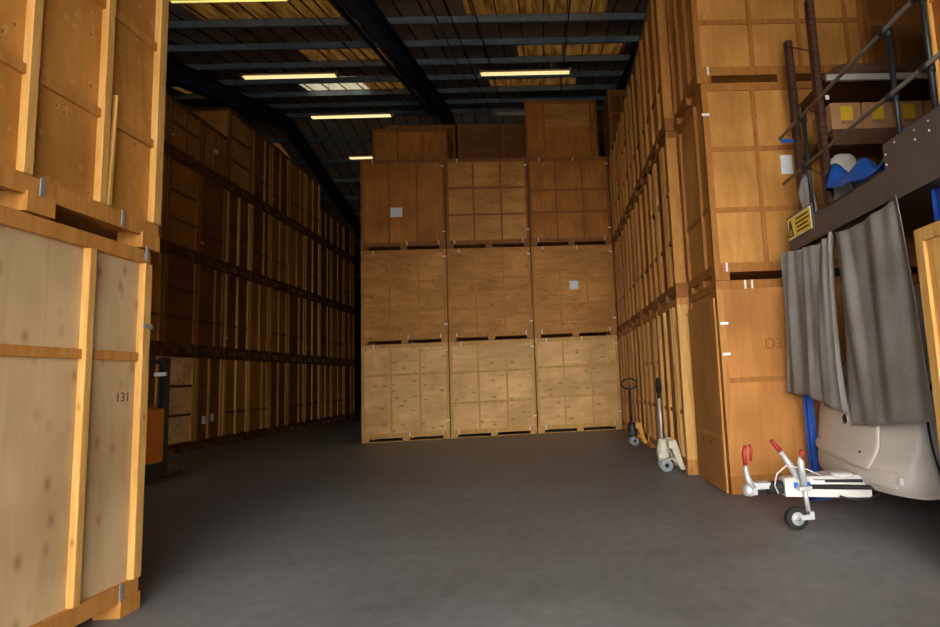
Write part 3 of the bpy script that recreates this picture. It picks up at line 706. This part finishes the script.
p = Vector(on_front(-.84, .44, .006)); V_('marker_light', MB().box(p.x - .01, p.x + .02, p.y - .03, p.y + .03, p.z - .03, p.z + .03), 'lens', 'clear front marker light', bevel=.004)
V_('recess_line', MB().tube([on_front(-.46 - .04 * k, .50, .002) for k in range(10)], .005, 6), 'beige')
V_('recess_line', MB().tube([on_front(-.46 - .04 * k, .38, .002) for k in range(10)], .005, 6), 'beige')
for off, mt_ in ((0, 'silver'), (.035, 'rubber'), (.06, 'silver')):
    V_('corner_trim', MB().tube([(2.905 + off + (.33 * (.9 - z) ** 2 if z < .9 else .45 * (z - .9) ** 1.5), YC - HW - .004, z) for z in [.40 + .05 * q for q in range(27)]], .010, 8), mt_, 'metal and rubber trim strip up the corner')
for sy in (-.6, .6):
    V_('wheel', MB().tube([(4.9, YC + sy * 1.0 - .09, .31), (4.9, YC + sy * 1.0 + .09, .31)], .31, 28), 'rubber')
HY = 4.98
# drawbar cover
g = MB()
st = [(1.99, .075, .262, .41), (2.2, .10, .255, .42), (2.45, .17, .25, .425), (2.68, .20, .245, .43)]
Pg = []
for x, hw, z0, z1 in st:
    Pg.append([(x, HY - hw, z0), (x, HY - hw, z1 - .03), (x, HY - hw + .03, z1), (x, HY + hw - .03, z1), (x, HY + hw, z1 - .03), (x, HY + hw, z0), (x, HY - hw, z0)])
g.grid(Pg, sm=False); g.add(Pg[0][:6], [(0, 1, 2, 3, 4, 5)]); 
V_('hitch_cover', g, 'white_plastic', 'white plastic hitch cover')
V_('cover_hump', MB().tube([(2.48, HY - .1, .415), (2.48, HY - .1, .44), (2.48, HY - .1, .452)], [.1, .095, .07], 20), 'white_plastic')
V_('cover_sticker', MB().box(2.06, 2.11, HY - .088, HY - .0865, .33, .38), 'blue_plastic', 'small blue sticker')
V_('cover_sticker', MB().box(2.17, 2.22, HY - .101, HY - .0995, .34, .38), 'blue_plastic', 'small blue sticker')
V_('cover_plate', MB().hexa([(2.30, HY - .128, .315), (2.50, HY - .192, .315), (2.50, HY - .18, .315), (2.30, HY - .12, .315)], [(2.30, HY - .128, .36), (2.50, HY - .192, .36), (2.50, HY - .18, .36), (2.30, HY - .12, .36)]), 'shelf_grey')
V_('cover_slot', MB().hexa([(2.23, HY - .106, .375), (2.60, HY - .22, .375), (2.60, HY - .2, .375), (2.23, HY - .09, .375)], [(2.23, HY - .106, .40), (2.60, HY - .22, .40), (2.60, HY - .2, .40), (2.23, HY - .09, .40)]), 'rubber')
text('cover_lettering', 'ALKO', .028, 'print', cv, Vector((2.66, HY - .25, .34)) - CV, (PI / 2, 0, -.32))
V_('chassis_arm', MB().tube([(2.0, HY - .03, .34), (3.6, HY - .60, .34)], .02, 8), 'rubber'); V_('chassis_arm', MB().tube([(2.0, HY + .03, .34), (3.6, HY + .60, .34)], .02, 8), 'rubber')
V_('rubber_gaiter', MB().tube([(1.86, HY, .33), (1.88, HY, .33), (1.9, HY, .33), (1.92, HY, .33), (1.94, HY, .33), (1.96, HY, .33), (2.0, HY, .33)], [.05, .06, .05, .06, .05, .06, .055], 14), 'rubber')
V_('coupling_head', MB().box(1.73, 1.88, HY - .045, HY + .045, .325, .385).box(1.70, 1.76, HY - .05, HY + .05, .28, .36), 'silver', bevel=.01)
V_('coupling_ball', MB().tube([(1.70, HY, .27), (1.70, HY, .28), (1.70, HY, .31), (1.70, HY, .35), (1.70, HY, .375)], [.03, .05, .058, .055, .03], 16), 'silver')
lv = V_('coupling_lever', MB().tube([(1.72, HY - .03, .34), (1.685, HY - .03, .42), (1.67, HY - .03, .5), (1.675, HY - .03, .54)], [.035, .026, .022, .018], 10), 'silver')
V_('lever_grip', MB().tube([(1.675, HY - .03, .54), (1.665, HY - .03, .64), (1.685, HY - .03, .70), (1.72, HY - .03, .71), (1.735, HY - .03, .66), (1.72, HY - .03, .57)], [.022, .02, .016, .014, .014, .012], 10), 'red', 'red grip loop', lv)
hb = V_('handbrake_lever', MB().tube([(2.12, HY - .05, .40), (2.06, HY - .05, .52), (1.98, HY - .05, .65)], [.03, .028, .02], 10), 'silver')
V_('lever_grip', MB().tube([(1.985, HY - .05, .645), (1.91, HY - .05, .74)], [.022, .017], 10), 'red', 'red handbrake grip', hb)
jx = 2.13; JY = HY - .13
V_('jockey_tube', MB().tube([(jx - .02, JY, .60), (jx - .015, JY, .585), (jx - .01, JY, .56), (jx, JY, .36)], [.01, .012, .03, .028], 14).tube([(jx, JY, .36), (jx + .02, JY, .14)], .02, 12), 'silver')
V_('jockey_clamp', MB().box(jx - .05, jx + .06, JY - .03, JY + .06, .32, .355), 'silver', bevel=.005)
V_('jockey_knob', MB().tube([(jx + .02, JY + .06, .44), (jx + .03, JY + .06, .60)], .007, 8).tube([(jx + .03, JY + .06, .60), (jx + .03, JY + .06, .61), (jx + .03, JY + .06, .635), (jx + .03, JY + .06, .65)], [.01, .022, .022, .01], 12, 'red'), None)
jf = V_('jockey_fork', MB().box(jx - .10, jx + .05, JY - .045, JY - .035, .085, .125).box(jx - .10, jx + .05, JY + .035, JY + .045, .085, .125).box(jx + .01, jx + .05, JY - .045, JY + .045, .125, .15), 'silver')
jw = V_('jockey_wheel', MB().tube([(jx - .09, JY - .033, .095), (jx - .09, JY - .024, .095), (jx - .09, JY + .024, .095), (jx - .09, JY + .033, .095)], [.08, .094, .094, .08], 28), 'rubber')
V_('wheel_rim', MB().tube([(jx - .09, JY - .036, .095), (jx - .09, JY + .036, .095)], .055, 24), 'silver', None, jw)
V_('wheel_hub', MB().tube([(jx - .09, JY - .05, .095), (jx - .09, JY + .05, .095)], .02, 16), 'wheel_grey', None, jw)
import math as _m
V_('breakaway_cable', MB().tube([(2.3, HY - .11, .43), (2.15, HY - .12, .50), (2.0, HY - .11, .53), (1.92, HY - .09, .46), (1.9, HY - .07, .36), (1.93, HY - .07, .29)], .006, 8), 'white_plastic')
V_('power_cable', MB().tube([(2.4, HY - .2, .27), (2.5, HY - .22, .235), (2.62, HY - .24, .24), (2.72, HY - .24, .28)], .008, 8), 'rubber')

# ------------------------------------------------------------------ pallet jacks
def torus_pts(cx, cy, cz, rx, rz_, rot, n_=24):
    return [(cx + rx * math.cos(2 * PI * k / n_) * math.cos(rot), cy + rx * math.cos(2 * PI * k / n_) * math.sin(rot), cz + rz_ * math.sin(2 * PI * k / n_)) for k in range(n_ + 1)]
def pallet_jack(label, x, y, body, frame, shaft, turn, hz, fork_len, tilt=0, lrot=0):
    t = thing('pallet_jack', label, 'pallet jack', (x, y, 0), 0, 'pallet jacks by the right row')
    c_, s_ = math.cos(turn), math.sin(turn)
    obj('fork_frame', MB().prism([(.02, .44), (.13, .44), (.212, .10), (.212, .055), (.16, .055), (.06, .33), (.02, .33)], -.21, -.14).prism([(.02, .44), (.13, .44), (.212, .10), (.212, .055), (.16, .055), (.06, .33), (.02, .33)], .14, .21)
        .hexa([(.07, -.14, .40), (.10, -.14, .43), (.10, .14, .43), (.07, .14, .40)], [(.18, -.14, .08), (.208, -.14, .10), (.208, .14, .10), (.18, .14, .08)]), t, frame, bevel=.004)
    for s in (-1, 1):
        obj('fork', MB().box(.16, fork_len, s * .18 - .06, s * .18 + .06, .045, .082), t, frame, bevel=.004)
    obj('link_arm', MB().tube([(.0, -.12, .16), (.08, -.12, .19), (.2, -.16, .08)], .018, 8).tube([(.0, .12, .16), (.08, .12, .19), (.2, .16, .08)], .018, 8), t, frame)
    obj('pump_body', MB().tube([(-.02, 0, .16), (-.02, 0, .30), (-.02, 0, .44)], [.085, .095, .065], 16).box(-.10, .03, -.09, .09, .20, .26).box(-.06, .08, -.05, .05, .36, .43), t, body, bevel=.004)
    for s in (-1, 1):
        wx, wy = -.0 + s * .085 * -s_, s * .085 * c_
        ax = Vector((-s_, c_, 0)) * .028
        wl = obj('steer_wheel', MB().tube([Vector((wx, wy, .09)) - ax, Vector((wx, wy, .09)) - ax * .7, Vector((wx, wy, .09)) + ax * .7, Vector((wx, wy, .09)) + ax], [.078, .09, .09, .078], 24), t, 'wheel_grey')
        obj('wheel_hub', MB().tube([Vector((wx, wy, .09)) - ax * 1.2, Vector((wx, wy, .09)) + ax * 1.2], .03, 14), wl, 'black')
        obj('load_roller', MB().tube([(fork_len - .2, s * .18 - .04, .037), (fork_len - .2, s * .18 + .04, .037)], .037, 14), t, 'wheel_grey')
    obj('axle', MB().tube([(0, -.12 * c_, .09), (0, .12 * c_, .09)], .015, 8).tube([(-.01, 0, .09), (-.01, 0, .18)], .03, 10), t, 'black')
    hx = tilt
    obj('handle_shaft', MB().tube([(-.03, 0, .42), (-.03 + hx * .7, 0, .42 + (hz - .42) * .72)], .019 if shaft == 'silver' else .028, 10), t, shaft)
    top = Vector((-.03 + hx, 0, hz - .09)); neck = Vector((-.03 + hx * .7, 0, .42 + (hz - .42) * .72))
    obj('handle_loop', MB().tube([neck, (top + neck) / 2, top], [.022, .018, .012], 10).tube(torus_pts(top.x, top.y, top.z + .02, .145, .105, lrot), .018, 8), t, 'black')
    obj('release_lever', MB().tube([(top.x + .03 * s_, top.y, top.z - .04), (top.x + .03 * s_, top.y, top.z + .07)], .008, 6), t, 'black')
    return t
pallet_jack('cream hand pallet jack with a grey shaft, forks under the right row', 1.572, 8.03, 'cream_truck', 'cream_truck', 'silver', 0, 1.25, 1.3, 0, PI / 2)
pallet_jack('black and yellow hand pallet jack beside the middle stack', 1.58, 11.08, 'black', 'yellow_truck', 'black', 0, 1.26, 1.2, 0, -.1)

# ------------------------------------------------------------------ orange stacker truck peeping out at the left
fk = thing('pallet_stacker', 'orange powered stacker truck half hidden behind the near left stack', 'stacker truck', (-6.6, 9.1, 0))
obj('motor_housing', MB().box(-.42, .38, -.35, .3, .34, 1.18).box(-.36, .32, -.30, .25, 1.18, 1.22), fk, 'orange_truck', bevel=.03)
obj('base_skirt', MB().box(-.40, .36, -.33, .3, .06, .36), fk, 'black', bevel=.02)
for s in (-.3, .26): obj('drive_wheel', MB().tube([(s - .04, -.2, .09), (s + .04, -.2, .09)], .09, 18), fk, 'rubber')
obj('mast', MB().box(-.34, -.26, .32, .46, .1, 2.0).box(.26, .34, .32, .46, .1, 2.0).box(-.26, .26, .36, .42, 1.9, 1.98).box(-.26, .26, .36, .42, 1.0, 1.06), fk, 'black')
obj('fork', MB().box(-.3, -.14, .46, .9, .06, .11), fk, 'black'); obj('fork', MB().box(.14, .3, .46, .9, .06, .11), fk, 'black')
obj('control_column', MB().tube([(.3, -.1, 1.2), (.3, -.12, 1.75)], .03, 10).box(.22, .38, -.2, -.06, 1.28, 1.33), fk, 'black')
obj('white_bracket', MB().box(.2, .38, .28, .32, 1.70, 1.76), fk, 'clip')
